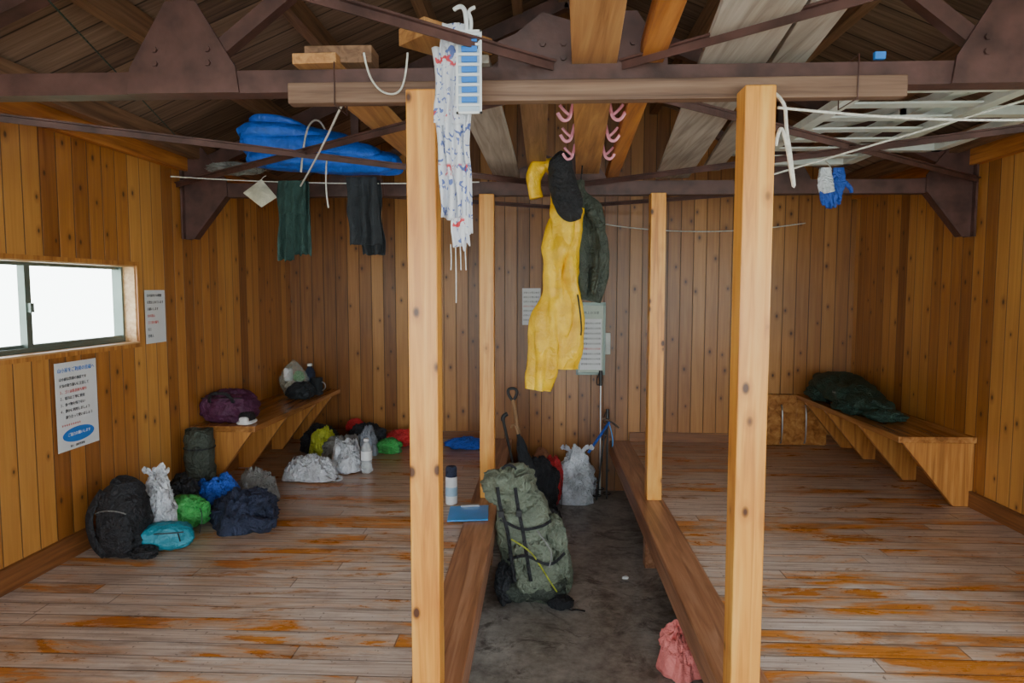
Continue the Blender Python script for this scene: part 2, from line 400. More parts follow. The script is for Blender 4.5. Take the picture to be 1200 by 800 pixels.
ys=[YF,.2,1.5,2.2,3.46,5.6]; zs=[0,1.33,1.73,2.44]
vs=[];fs=[]
for a,b in zip(ys,ys[1:]):
    for c,d in zip(zs,zs[1:]):
        if c==1.33 and ((a==.2) or (a==2.2)): continue
        k=len(vs)
        vs+=[(XL(y)+o,y,z) for o in (-.1,0) for y in (a,b) for z in (c,d)]; fs+=[tuple(i+k for i in f) for f in BF]
mk('wall_left',vs,fs,M_left)
L=[]
ys=[YF,.2,2.9,5.6]
for a,b in zip(ys,ys[1:]):
    for c,d in ((0,1.2),(1.2,1.85),(1.85,2.44)):
        if c==1.2 and a==.2: continue
        L.append((XR,XR+.1,a,b,c,d))
boxes('wall_right',L,M_left)
xs0,xs1=-2.25,2.5
poly=[(xs0,0),(xs1,0),(xs1,zr(xs1)),(.13,zr(.13)),(xs0,zr(xs0))]
vs=[(x,YB(x),z) for x,z in poly]+[(x,YB(x)+.1,z) for x,z in poly]
mk('wall_back',vs,[tuple(range(5)),tuple(range(5,10))]+[(i,(i+1)%5,5+(i+1)%5,5+i) for i in range(5)],M_back)
# unseen entrance wall behind the camera; doorway and window openings shaped to light the room
boxes('wall_front',[(-2.3,-1.9,YF-.1,YF,0,2.5),(-.62,-.45,YF-.1,YF,0,2.5),(.78,.95,YF-.1,YF,0,2.5),(2.2,2.5,YF-.1,YF,0,2.5),
    (-1.9,-.62,YF-.1,YF,0,.85),(.95,2.2,YF-.1,YF,0,.85),(-2.3,2.5,YF-.1,YF,2.08,2.7)],M_back)
box('floor',-2.35,2.6,YF-.1,5.75,-.05,0,M_conc)
box('ground_outside',-6,6,-5,9,-.35,-.25,simple('grass_ground',(.26,.31,.18),.9,.3,1.5))
vs=[(-2.75,YF-.5,zr(-2.75)),(.13,YF-.5,zr(.13)),(3.0,YF-.5,zr(3.0)),(-2.75,6,zr(-2.75)),(.13,6,zr(.13)),(3.0,6,zr(3.0))]
vs2=[(x,y,z+.05) for x,y,z in vs]
mk('ceiling',vs+vs2,[(0,1,4,3),(1,2,5,4),(6,7,10,9),(7,8,11,10),(0,3,9,6),(2,8,11,5),(0,1,7,6),(1,2,8,7),(3,4,10,9),(4,5,11,10)],M_roof)
e=empty('roof_purlins',(.13,2,2.9))
for i,x in enumerate([-2.0,-1.53,-1.06,-.59,-.14,.40,.85,1.32,1.79,2.26]):
    bar('purlin_%d'%i,(x,YF,zr(x)-.05),(x,YB(x)-.002,zr(x)-.05),.055,.095,M_purlin,e)
bar('ridge_beam',(.13,YF,zr(.13)-.08),(.13,YB(.13)-.002,zr(.13)-.08),.09,.14,M_purlin,e)
mk('trim_eave_left',[(XL(y)+o,y,z) for o in (0.001,.045) for y in (YF,5.45) for z in (2.29,2.40)],BF,M_plate)
box('trim_eave_right',XR-.045,XR-.001,YF,5.35,2.29,2.40,M_plate)

def plat(name,poly): return prism(name,poly,'z',.36,PZ,M_floor)
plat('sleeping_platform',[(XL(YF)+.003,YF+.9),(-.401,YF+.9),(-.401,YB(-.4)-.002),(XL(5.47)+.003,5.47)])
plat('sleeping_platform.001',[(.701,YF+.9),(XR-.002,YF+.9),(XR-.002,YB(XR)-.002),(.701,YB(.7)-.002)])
box('platform_edge_beam',-.40,-.24,YF+.9,YB(-.3)-.003,.30,PZ+.006,M_beam,bevel=.006)
box('platform_edge_beam.001',.54,.70,YF+.9,YB(.6)-.003,.30,PZ+.006,M_beam,bevel=.006)
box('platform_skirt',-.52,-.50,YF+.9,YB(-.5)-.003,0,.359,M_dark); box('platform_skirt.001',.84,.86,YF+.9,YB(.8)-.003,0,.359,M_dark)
boxes('platform_stub_posts',[(.60,.68,3.87,3.95,0,.299),(-.365,-.285,3.87,3.95,0,.299),(.585,.665,1.93,2.01,0,.299),(-.365,-.285,1.93,2.01,0,.299)],M_beam,bevel=.003)
mk('baseboard_left',[(XL(y)+o,y,z) for o in (0.001,.022) for y in (0,5.46) for z in (PZ+.001,PZ+.10)],BF,M_trim)
box('baseboard_right',XR-.022,XR-.001,0,5.35,PZ+.001,PZ+.09,M_trim)
mk('baseboard_back',[(x,YB(x)-o,z) for o in (.022,0.001) for x in (.70,XR-.02) for z in (PZ+.001,PZ+.075)],BF,M_trimx)
mk('baseboard_back.001',[(x,YB(x)-o,z) for o in (.022,0.001) for x in (-2.0,-.40) for z in (PZ+.001,PZ+.06)],BF,M_trimx)

w=.084
for nm,x0,y0,z1 in [('wooden_post',-.378,1.915,2.158),('wooden_post.001',.547,1.915,2.158),('wooden_post.002',-.352,3.84,2.14),('wooden_post.003',.60,3.84,2.14)]:
    box(nm,x0,x0+w,y0,y0+w,PZ+.007,z1,M_post,bevel=.004)
box('tie_timber',-.74,1.02,2.001,2.043,2.146,2.205,M_old,bevel=.003)
cord('binding_wire',[(-.6,1.995,2.26),(-.6,1.994,2.14),(-.6,2.12,2.14),(-.6,2.12,2.26)],.002,M_steel,smooth=False,cyc=True)
cord('binding_wire.001',[(.88,1.995,2.26),(.88,1.994,2.14),(.88,2.12,2.14),(.88,2.12,2.26)],.002,M_steel,smooth=False,cyc=True)

def truss(name,Y):
    e=empty(name,(.13,Y,2.2))
    xl=XL(Y)+.01; xr=XR-.01
    za,zb=(2.19,2.255) if Y<3 else (2.142,2.22)
    boxes('lower_chord',[(xl,xr,Y,Y+.008,za,zb),(xl,xr,Y+.008,Y+.065,za,za+.008)],M_steel,e)
    for sx in (-1,1):
        a=(.13,Y+.03,zr(.13)-.14); x1=xl if sx<0 else xr; b=(x1,Y+.03,zr(x1)-.14)
        bar('top_chord_%d'%(sx+1),a,b,.06,.075,M_steel,e)
        cx=.13+sx*1.2
        prism('gusset_%d'%(sx+1),[(cx-.17,za),(cx+.17,za),(cx+.16,zb+.01),(cx+.045,zb+.2),(cx-.045,zb+.2),(cx-.16,zb+.01)],'y',Y-.008,Y,M_steel,e)
        bar('web_vertical_%d'%(sx+1),(cx,Y+.02,zb),(cx,Y+.02,zr(cx)-.15),.045,.045,M_steel,e,up=(0,1,0))
        bar('web_diag_%d'%(sx+1),(cx-sx*.05,Y+.02,zb+.02),(.13+sx*.08,Y+.02,zr(.13)-.25),.045,.04,M_steel,e,up=(0,1,0))
        wx=x1; s=-sx
        prism('haunch_%d'%(sx+1),[(wx,1.9),(wx+s*.07,1.9),(wx+s*.26,za),(wx+s*.26,zb+.02),(wx+s*.12,zb+.20),(wx,zb+.20)],'y',Y-.01,Y,M_steel,e)
        boxes('column_flange_%d'%(sx+1),[(min(wx,wx+s*.012),max(wx,wx+s*.012),Y-.04,Y+.06,1.9,zb+.2)],M_steel,e)
        prism('rib_%d'%(sx+1),[(wx+s*.062,1.9),(wx+s*.072,1.9),(wx+s*.265,za),(wx+s*.25,za)],'y',Y-.035,Y+.03,M_steel,e)
    prism('centre_gusset',[(-.13,za),(.36,za),(.36,zb+.02),(.27,zb+.15),(.14,zb+.15),(.13,zb+.11),(.0,zb+.15),(-.08,zb+.09),(-.13,zb+.07)],'y',Y-.008,Y,M_steel,e)
    k=0
    for cx in (.0,.06,.20,.26,.13-1.28,.13-1.12,.13+1.12,.13+1.28):
        for zz in (.02,.06):
            prism('bolt_%d'%k,[(cx+.009*math.cos(a*pi/3),zb+zz+.009*math.sin(a*pi/3)) for a in range(6)],'y',Y-.016,Y-.007,M_steel,e); k+=1
truss('steel_truss',2.045); truss('steel_truss.001',3.93)
e=empty('wind_bracing',(.13,3,2.2))
k=0
for sx,wx in ((-1,XL(3)+.02),(1,XR-.02)):
    for a,b in (((.13+sx*.1,2.12,2.225),(wx,3.88,2.215)),((wx,2.12,2.205),(.13+sx*.1,3.88,2.205)),((.13+sx*.1,2.03,2.262),(wx,.1,2.262)),((.13,5.35,2.25),(wx,4.02,2.25))):
        bar('brace_%d'%k,a,b,.03,.006,M_steel,e); k+=1
        bar('brace_%db'%k,(a[0],a[1],a[2]-.012),(b[0],b[1],b[2]-.012),.005,.024,M_steel,e)

def plk(name,x0,y0,x1,y1,wd,th,z,m): bar(name,(x0,y0,z+th/2),(x1,y1,z+th/2),wd,th,m,bevel=.002)
ZP=2.258
plk('timber_plank',-.66,2.0,-.58,4.2,.13,.03,ZP,M_plkA)
plk('timber_plank.001',-.23,2.02,-.20,4.3,.15,.025,ZP,M_plkG)
plk('timber_plank.002',-.03,2.1,-.03,4.6,.10,.04,ZP,M_purlin)
plk('timber_plank.003',.10,1.15,.255,3.93,.13,.045,ZP,M_plkA)
plk('timber_plank.004',.27,1.1,.42,4.3,.065,.06,ZP,M_plkO)
plk('timber_plank.005',.45,1.1,.76,4.1,.19,.02,ZP,M_plkG)
plk('timber_plank.006',.62,1.2,.96,4.0,.10,.02,ZP+.024,M_plkG)
bar('timber_offcut',(-.70,2.08,2.295),(-.50,2.08,2.295),.09,.05,M_purlin,bevel=.002)
bar('timber_offcut.001',(-.38,2.02,2.35),(-.20,2.2,2.35),.13,.05,M_plkA,bevel=.002)

e=empty('louvered_shutter',(1.3,2.9,2.25))
def shutter(e,x0,x1,y0,y1,z,sl=9):
    P=[]
    P+= [(x0,x0+.05,y0,y1,z,z+.03),(x1-.05,x1,y0,y1,z,z+.03),(x0,x1,y0,y0+.05,z,z+.03),(x0,x1,y1-.05,y1,z,z+.03)]
    for i in range(1,sl):
        y=y0+(y1-y0)*i/sl; P.append((x0+.05,x1-.05,y-.03,y+.03,z+.008,z+.016))
    boxes('frame_and_slats',P,M_white,e)
shutter(e,1.05,1.62,2.2,3.75,2.262,8)
e2=empty('white_window_frame',(1.7,2.9,2.3))
boxes('frame',[(1.45,1.50,2.15,3.6,2.30,2.335),(1.95,2.0,2.15,3.6,2.30,2.335),(1.45,2.0,2.15,2.2,2.30,2.335),(1.45,2.0,3.55,3.6,2.30,2.335),(1.45,2.0,2.85,2.9,2.30,2.335)],M_white,e2)
bar('aluminium_pole',(1.05,3.9,2.36),(1.95,2.0,2.36),.03,.03,M_white)
box('blue_tape_patch',.94,.97,2.030,2.043,2.258,2.278,M_sblue)

# ---------------------------------------------------------------- windows
M_jamb=plank_mat('window_jamb_wood_lit','y',(.72,.50,.28),(.60,.36,.17),(.4,.2,.08),.4)  # jamb wood made paler, sunlight on it put into the colour
def win(name,y0,y1,z0,z1,side):
    e=empty(name,((XL((y0+y1)/2) if side<0 else XR),(y0+y1)/2,(z0+z1)/2))
    def xx(y,o): return (XL(y)-o) if side<0 else XR+o
    def fr(nm,o0,o1,a,b,c,d,m):
        mk(nm,[(xx(y,o),y,z) for o in (o0,o1) for y in (a,b) for z in (c,d)],BF,m,e)
    t=.02
    for nm,a,b,c,d in (('casing_top',y0-.02,y1+.02,z1,z1+.02),('casing_bottom',y0-.02,y1+.02,z0-.02,z0),('casing_a',y0-.02,y0,z0,z1),('casing_b',y1,y1+.02,z0,z1)):
        fr(nm,-.012,.0,a,b,c,d,M_brk)
    fr('jamb_top',0,.10,y0,y1,z1-.006,z1,M_jamb); fr('sill',-.014,.10,y0,y1,z0,z0+.008,M_jamb); fr('jamb_side_a',0,.10,y0,y0+.006,z0,z1,M_jamb); fr('jamb_side_b',0,.10,y1-.006,y1,z0,z1,M_jamb)
    fr('rail_top',.075,.11,y0,y1,z1-t,z1,M_alu); fr('rail_bottom',.06,.11,y0,y1,z0+.008,z0+.008+t,M_alu)
    fr('jamb_a',.06,.11,y0,y0+t,z0,z1,M_alu); fr('jamb_b',.06,.11,y1-t,y1,z0,z1,M_alu)
    m=(y0+y1)/2
    fr('sash_stile_a',.065,.085,m-.02,m+.012,z0+t,z1-t,M_alu); fr('sash_stile_b',.085,.105,m-.01,m+.025,z0+t,z1-t,M_alu)
    fr('crescent_lock',.05,.065,m-.012,m+.008,(z0+z1)/2-.02,(z0+z1)/2+.02,M_alu)
    fr('sash_rail',.065,.085,m,y1-t,z0+t,z0+t+.022,M_alu); fr('sash_rail_b',.085,.10,y0+t,m,z0+t,z0+t+.022,M_alu)
win('window_1',2.2,3.46,1.33,1.73,-1); win('window_2',.2,1.5,1.33,1.73,-1); win('window_3',.2,2.9,1.2,1.85,1)

# ---------------------------------------------------------------- signs
RL=(pi/2,0,pi/2); RB=(pi/2,0,0)
def signL(name,y0,y1,z0,z1):
    x=XL((y0+y1)/2)+.006
    e=empty(name,(x,(y0+y1)/2,(z0+z1)/2)); box('sheet',x,x+.002,y0,y1,z0,z1,M_paper,e); return e,x+.0035
e,x=signL('notice_poster',2.855,3.13,.89,1.285)
text('title','山小屋をご利用の皆様へ',.0225,(x,2.868,1.243),RL,M_sblue,e)
for i,s in enumerate(['山小屋は皆様の施設です','火気の取り扱いに注意して','１．ゴミは各自持ち帰り','２．寝具は丁寧に使用','３．食べ物を残さない','４．静かに利用しましょう','　　譲り合って使いましょう']):
    text('line_%d'%i,s,.0165,(x,2.875,1.205-.0285*i),RL,M_ink if i not in (2,) else M_inkr,e)
prism('blue_oval',[(2.99+.105*math.cos(a*pi/16),.955+.034*math.sin(a*pi/16)) for a in range(32)],'x',x-.002,x,M_sblue,e)
text('oval_text','ご協力お願いします',.017,(x+.001,2.915,.953),RL,M_paper,e)
text('footer','国土・森林管理署',.012,(x,2.93,.902),RL,M_ink,e)
text('pink_line','＊＊＊＊＊＊＊＊＊',.014,(x,2.88,1.0),RL,M_inkr,e)
e,x=signL('notice_sheet',3.52,3.71,1.32,1.605)
for i,s in enumerate(['山小屋内での喫煙','は禁止されています','お願いします','火の用心','ゴミ持ち帰り','以上','管理人']):
    text('line_%d'%i,s,.0175,(x,3.535,1.57-.036*i),RL,M_inkr if i in (3,4) else M_ink,e)
def signB(name,x0,x1,z0,z1,y): 
    e=empty(name,((x0+x1)/2,y,(z0+z1)/2)); box('sheet',x0,x1,y-.002,y,z0,z1,M_paper,e); return e
yb=YB(0)-.004
e=signB('notice_sheet.001',-.155,-.01,1.33,1.62,yb)
for i in range(7): text('line_%d'%i,'お知らせ登山者の',.016,(-.147,yb-.003,1.58-.036*i),RB,M_inkr if i==3 else M_ink,e)
e=empty('notice_box',(.39,5.4,1.22))
yb=YB(.4)
boxes('case',[(.28,.49,yb-.05,yb-.004,.95,1.50)],simple('pale_green_metal',(.46,.54,.46),.35,.1),e,bevel=.004)
boxes('frame',[(.272,.498,yb-.056,yb-.04,1.485,1.51),(.272,.498,yb-.056,yb-.04,.94,.96),(.272,.288,yb-.056,yb-.04,.95,1.5),(.482,.498,yb-.056,yb-.04,.95,1.5)],M_alu,e)
box('notice',.30,.47,yb-.054,yb-.051,.98,1.38,M_paper,e)
for i in range(9): text('line_%d'%i,'管理署お知らせ利用',.017,(.308,yb-.056,1.34-.04*i),RB,M_inkr if i==5 else M_ink,e)
text('head','使用上の注意',.024,(.305,yb-.053,1.42),RB,M_ink,e)
box('side_latch',.499,.54,yb-.04,yb-.01,1.10,1.27,M_white,e,bevel=.004)
box('side_latch_b',.285,.30,yb-.07,yb-.05,1.05,1.10,M_metal,e)

# ---------------------------------------------------------------- wall benches
def bench(name,side,yn,depth,z):
    def xw(y): return XL(y)+.002 if side<0 else XR-.002
    e=empty(name,(xw(4.5),4.6,z))
    s=1 if side<0 else -1
    yf=YB(xw(5.4))-.004
    mk('seat',[(xw(y)+s*o,y,zz) for o in (0,depth) for y in (yn,yf) for zz in (z-.035,z)],BF,M_bench,e,bevel=.003)
    for i,y in enumerate([yn+.02,yn+.55,yn+1.08,yf-.12]):
        a=xw(y)
        prism('bracket_%d'%i,[(a,z-.036),(a+s*(depth-.03),z-.036),(a+s*.10,PZ+.002),(a,PZ+.002)],'y',y,y+.035,M_brk,e)
    mk('wall_rail',[(xw(y)+s*o,y,zz) for o in (0,.03) for y in (yn+.06,yf-.14) for zz in (z-.12,z-.04)],BF,M_brk,e)
bench('wall_bench',-1,3.92,.395,.80); bench('wall_bench.001',1,3.80,.42,.80)
e=empty('low_locker',(1.85,5.3,.6))
yb=YB(2.2)
boxes('panel',[(1.74,1.965,yb-.06,yb-.002,PZ+.003,.80),(1.965,2.2,yb-.06,yb-.002,PZ+.003,.76)],M_bench,e,bevel=.003)
for i,x in enumerate((1.85,2.03)):
    cord('metal_rail_%d'%i,[(x,yb-.065,PZ+.02),(x,yb-.095,PZ+.03),(x,yb-.095,.70),(x,yb-.065,.72)],.006,M_metal,e)

# ---------------------------------------------------------------- soft goods
def strap(name,pts,wd,m,parent,nrm=(0,-1,.25)): 
    P=[Vector(p) for p in pts]; vs=[];fs=[]
    Q=[]
    for i in range(len(P)-1):
        a,b,c,d=P[max(0,i-1)],P[i],P[i+1],P[min(len(P)-1,i+2)]
        for k in range(6):
            t=k/6; Q.append(.5*((2*b)+(-a+c)*t+(2*a-5*b+4*c-d)*t*t+(-a+3*b-3*c+d)*t**3))
    Q.append(P[-1])
    for i,q in enumerate(Q):
        t=(Q[min(i+1,len(Q)-1)]-Q[max(i-1,0)]).normalized(); s=t.cross(Vector(nrm))
        if s.length<.1: s=t.cross(Vector((1,0,0)))
        s.normalize(); vs+=[q-s*wd/2,q+s*wd/2]
    for i in range(len(Q)-1): fs.append((2*i,2*i+1,2*i+3,2*i+2))
    return mk(name,vs,fs,m,parent,smooth=True,solid=.003)

e=empty('trekking_backpack',(-.08,3.42,.3))
loft('main_body',[(-.03,3.50,.005,.11,.09),(-.03,3.50,.03,.155,.125),(-.045,3.50,.16,.165,.14),(-.075,3.50,.32,.155,.135),(-.105,3.50,.46,.14,.125),(-.135,3.50,.54,.11,.10),(-.14,3.50,.56,.05,.05)],M_olive,e,pw=.75,amp=.03,f=8,seed=2,mode='crumple')
blob('lid',(-.165,3.49,.60),(.135,.14,.10),M_olive,3,.3,1.6,.8,e,tilt=(0,-.2),mode='crumple')
blob('lid_roll',(-.10,3.41,.53),(.10,.07,.05),M_olive,23,.35,1.8,.9,e,tilt=(0,-.3),mode='crumple')
blob('front_pocket',(-.03,3.37,.20),(.115,.06,.15),M_olive,4,.3,1.6,.75,e,tilt=(0,-.12),mode='crumple')
blob('side_pocket',(.105,3.47,.16),(.055,.09,.13),M_olive,5,.3,1.8,.8,e,tilt=(0,-.12),mode='crumple')
blob('side_pocket_b',(.075,3.46,.34),(.055,.08,.10),M_olive,15,.3,1.8,.8,e,tilt=(0,-.15),mode='crumple')
blob('bottom_compartment',(-.03,3.44,.085),(.165,.13,.08),M_olive2,8,.2,2,.75,e,base=.003)
blob('waist_belt',(-.18,3.40,.10),(.055,.07,.11),M_blk,6,.3,2,.9,e,base=.003)
blob('belt_pad_right',(.10,3.34,.04),(.07,.045,.035),M_blk,9,.25,2,.9,e,base=.003)
strap('lid_strap',[(-.13,3.345,.62),(-.115,3.335,.52),(-.09,3.325,.40),(-.07,3.305,.28),(-.05,3.30,.16)],.018,M_blk,e)
strap('lid_strap_b',[(-.22,3.355,.62),(-.205,3.35,.52),(-.17,3.35,.40),(-.15,3.34,.26),(-.13,3.33,.14)],.018,M_blk,e)
strap('compression_strap',[(-.21,3.40,.44),(-.10,3.345,.41),(.0,3.36,.42),(.05,3.42,.43)],.014,M_blk,e)
strap('compression_strap_b',[(-.17,3.36,.24),(-.08,3.30,.29),(.04,3.295,.25),(.12,3.37,.28)],.014,M_blk,e)
cord('yellow_piping',[(-.15,3.335,.36),(-.06,3.295,.33),(.0,3.29,.24),(.05,3.305,.15),(.08,3.32,.10)],.004,M_lime,e)
cord('haul_loop',[(-.20,3.44,.69),(-.17,3.43,.735),(-.13,3.44,.69)],.007,M_blk,e)
box('buckle',-.125,-.095,3.318,3.335,.48,.51,M_blks,e,bevel=.003); box('buckle_b',-.215,-.185,3.335,3.35,.47,.50,M_blks,e,bevel=.003)
cord('loose_strap',[(.09,3.34,.05),(.14,3.30,.012),(.18,3.33,.008),(.22,3.31,.008)],.004,M_blk,e)
cord('loose_strap_b',[(-.02,3.30,.42),(.03,3.28,.36),(.06,3.29,.30),(.04,3.285,.24)],.004,M_grey,e)

e=empty('black_daypack',(-1.90,2.98,.5))
loft('body',[(-1.91,2.98,PZ+.004,.08,.07),(-1.91,2.98,PZ+.02,.105,.095),(-1.91,2.98,PZ+.14,.11,.10),(-1.915,2.99,PZ+.25,.095,.09),(-1.92,3.0,PZ+.32,.06,.06),(-1.92,3.0,PZ+.335,.03,.03)],M_blk,e,pw=.75,amp=.025,f=10,seed=4,mode='crumple')
blob('pocket',(-1.885,2.885,PZ+.11),(.075,.035,.085),M_blk,7,.2,2,.7,e)
cord('handle',[(-1.95,2.96,PZ+.32),(-1.93,2.95,PZ+.37),(-1.90,2.96,PZ+.32)],.007,M_blk,e)
strap('shoulder_strap',[(-1.97,2.93,PZ+.30),(-2.01,2.89,PZ+.2),(-1.99,2.88,PZ+.08),(-1.94,2.88,PZ+.02)],.035,M_blk,e)
strap('white_logo_strip',[(-1.94,2.872,PZ+.17),(-1.88,2.862,PZ+.17),(-1.84,2.871,PZ+.165)],.005,M_wh,e)
cord('zip',[(-1.98,2.885,PZ+.21),(-1.91,2.87,PZ+.24),(-1.84,2.885,PZ+.21)],.003,M_grey,e)
blob('bottom_flap',(-1.77,2.90,PZ+.03),(.06,.05,.028),M_blk,8,.3,2,.9,e,base=PZ+.002)

def bag(name,c,r,m,seed,amp=.3,f=1.7,pw=.85,base=PZ,rot=0,top=.8,tie=True,mode='crumple'):
    e=empty(name,c); blob('body',c,r,m,seed,amp,f,pw,e,base=base+.002,rot=rot,top=top,mode=mode)
    if tie:
        x,y,z=c; blob('tied_neck',(x+r[0]*.8,y-r[1]*.2,z+r[2]*.3),(r[0]*.28,r[1]*.3,r[2]*.35),m,seed+50,.5,2.5,1,e,base=base+.002,mode='crumple')
        cord('drawcord',[(x+r[0]*.8,y-r[1]*.5,z+r[2]*.4),(x+r[0]*1.05,y-r[1]*.7,z),(x+r[0]*.9,y-r[1]*.9,base+.006)],.0025,M_blks,e)
    return e
def plastic_bag(name,c,r,m,seed,base,knot=True,flat=False):
    e=empty(name,c); x,y,z=c
    if flat:
        # limp, half-empty carrier bags: overlapping sheets of film
        rnd=random.Random(seed)
        rag('film',(x,y,0),(r[0],r[1]),r[2]*1.7,m,seed,e,base+.002,rot=rnd.uniform(0,3),f=4.2)
        for k in range(3):
            a=rnd.uniform(0,6.28)
            rag('film_fold_%d'%k,(x+r[0]*.5*math.cos(a),y+r[1]*.45*math.sin(a),0),(r[0]*.6,r[1]*.6),r[2]*rnd.uniform(.9,1.6),m,seed+5+k,e,base+.001,rot=rnd.uniform(0,3),n=48,f=4)
        strap('limp_handle',[(x+r[0]*.6,y-r[1]*.6,base+.06),(x+r[0]*.95,y-r[1]*.9,base+.03),(x+r[0]*1.25,y-r[1]*.8,base+.012),(x+r[0]*1.3,y-r[1]*.4,base+.02),(x+r[0]*.9,y-r[1]*.3,base+.04)],.028,m,e,(0,0,1))
        return e
    blob('film',c,r,m,seed,.6,1.5,.9,e,base=base+.002,top=.55,mode='crumple')
    rag('loose_film',(x+r[0]*.1,y-r[1]*.3,0),(r[0]*.9,r[1]*.9),r[2]*.9,m,seed+3,e,base+.002,rot=.3)
    if knot:
        for k,(dx,dz) in enumerate(((-.25,.16),(.3,.12))):
            loft('gathered_handle_%d'%k,[(x+dx*r[0],y,z+r[2]*.6,.022,.012),(x+dx*r[0]*1.2,y-.01,z+r[2]*.95,.017,.008),(x+dx*r[0]*2.2,y-.015,z+r[2]*1.12,.022,.006),(x+dx*r[0]*3,y-.02,z+r[2]*1.05,.012,.004)],m,e,amp=.012,f=30,seed=seed+k,n=24)
    return e
def clothes(name,c,r,m,seed,base=PZ,sleeve=True,lobes=4):
    """crumpled garment thrown down: draped sheets over a folded bulk, plus a sleeve"""
    e=empty(name,c); rnd=random.Random(seed); x,y,z=c
    blob('bulk',(x,y,z-r[2]*.15),(r[0]*.85,r[1]*.85,r[2]*.8),m,seed,.45,1.5,1,e,base=base+.002,mode='crumple')
    rag('draped_sheet',(x,y,0),(r[0]*1.05,r[1]*1.05),r[2]*1.55,m,seed+1,e,base+.001,rot=rnd.uniform(0,3))
    for i in range(lobes):
        a=i*2*pi/lobes+rnd.uniform(-.4,.4)
        rag('fold_%d'%i,(x+r[0]*.5*math.cos(a),y+r[1]*.5*math.sin(a),0),(r[0]*rnd.uniform(.5,.7),r[1]*rnd.uniform(.45,.65)),r[2]*rnd.uniform(.7,1.35),m,seed+i+10,e,base+.001,rot=rnd.uniform(0,3),n=44)
    if sleeve: loft('sleeve',[(x-r[0]*.2,y-r[1]*.8,base+r[2]*.8,.035,.025),(x+r[0]*.4,y-r[1]*1.05,base+r[2]*.45,.04,.022),(x+r[0]*.9,y-r[1]*.9,base+.037,.038,.018),(x+r[0]*1.1,y-r[1]*.6,base+.032,.03,.014)],m,e,amp=.02,f=14,seed=seed,side=(0,0,1),mode='crumple')
    return e

plastic_bag('white_shopping_bag',(-1.85,3.155,PZ+.15),(.075,.06,.17),M_wbag,11,PZ)
clothes('black_clothes_pile',(-1.91,3.46,PZ+.11),(.14,.10,.14),M_blk,12)
e=empty('rolled_sleeping_mat',(-1.96,3.78,.6))
vs=[];fs=[];N=90
for i in range(N+1):
    a=i/N*7*pi; r=.012+.0031*a
    for z in (PZ+.003,PZ+.40): vs.append((-1.965+r*math.cos(a),3.79+r*math.sin(a),z+.006*math.sin(a*3)))
for i in range(N): fs.append((2*i,2*i+1,2*i+3,2*i+2))
mk('mat_spiral',vs,fs,M_olive2,e,smooth=True,solid=.008)
loft('cover',[(-1.965,3.79,PZ+.02,.078,.078),(-1.965,3.79,PZ+.2,.083,.083),(-1.965,3.79,PZ+.36,.078,.078),(-1.97,3.79,PZ+.40,.055,.06)],M_olive2,e,amp=.02,f=12,seed=3,mode='crumple')
for k,z in enumerate((.12,.30)): cord('strap_%d'%k,[(-1.965+.084*math.cos(a*pi/8),3.79+.084*math.sin(a*pi/8),PZ+z) for a in range(16)],.005,M_blk,e,cyc=True)
bag('green_stuff_sack',(-1.80,3.30,PZ+.085),(.13,.095,.085),M_green,14,.2,1.5,mode='puff')
e=bag('teal_toiletry_bag',(-1.745,3.03,PZ+.062),(.12,.075,.06),M_teal,15,.12,1.8,.55,rot=.35,tie=False,mode='puff')
cord('zipper',[(-1.85,2.955,PZ+.09),(-1.745,2.945,PZ+.095),(-1.645,3.0,PZ+.09)],.003,M_blks,e)
cord('zipper_pull',[(-1.66,2.98,PZ+.09),(-1.64,2.96,PZ+.06)],.003,M_blks,e)
clothes('navy_jacket_heap',(-1.53,3.38,PZ+.10),(.18,.14,.12),M_navy,17)
clothes('blue_fleece_pile',(-1.76,3.57,PZ+.10),(.13,.09,.13),M_blue,18)
clothes('grey_towel_heap',(-1.64,3.78,PZ+.08),(.13,.09,.12),M_grey,19)

clothes('dark_clothes_pile',(-1.64,4.98,PZ+.10),(.15,.14,.14),M_blk,21)
clothes('lime_rain_jacket',(-1.57,4.80,PZ+.10),(.10,.07,.15),M_lime,22,sleeve=False)
plastic_bag('white_shopping_bag.001',(-1.49,4.25,PZ+.055),(.17,.13,.095),M_wbag,23,PZ,flat=True)
plastic_bag('white_shopping_bag.002',(-1.31,4.46,PZ+.07),(.14,.11,.13),M_wbag,24,PZ,flat=True)
clothes('grey_clothes_pile',(-1.40,4.68,PZ+.09),(.16,.10,.12),M_grey,25)
clothes('charcoal_clothes_pile',(-1.33,5.10,PZ+.10),(.16,.12,.13),M_clothd,26)
clothes('blue_grey_shirt',(-1.28,4.88,PZ+.08),(.09,.07,.13),fab('blue_grey_fabric',(.28,.32,.38),.8),88,sleeve=False)
bag('green_bag_small',(-1.13,4.93,PZ+.05),(.10,.07,.06),M_green,27,.35)
bag('red_stuff_sack',(-1.07,5.17,PZ+.06),(.14,.08,.065),M_red,28,.35)
bag('red_pouch',(-1.47,5.27,PZ+.13),(.07,.05,.06),M_red,29,.3,base=PZ+.06)
bag('blue_stuff_bag',(-.58,5.10,PZ+.04),(.14,.09,.05),M_blue,30,.35)
def bottle(name,x,y,z,h,r,m,mc,label=None):
    e=empty(name,(x,y,z+h/2))
    cyl('bottle',(x,y,z),r,h,m,e,[(r*.8,0.001),(r,.01),(r,h*.25),(r*.93,h*.3),(r,h*.35),(r,h*.68),(r*.75,h*.8),(r*.42,h*.88),(r*.42,h*.93)])
    cyl('cap',(x,y,z+h*.92),r*.5,h*.08,mc,e)
    if label: cyl('label',(x,y,z+h*.38),r*1.02,h*.26,label,e)
bottle('water_bottle',-1.15,4.38,PZ,.23,.036,M_pet,M_wh,M_wh)
e=empty('thermos_flask',(-.505,3.75,PZ+.1))
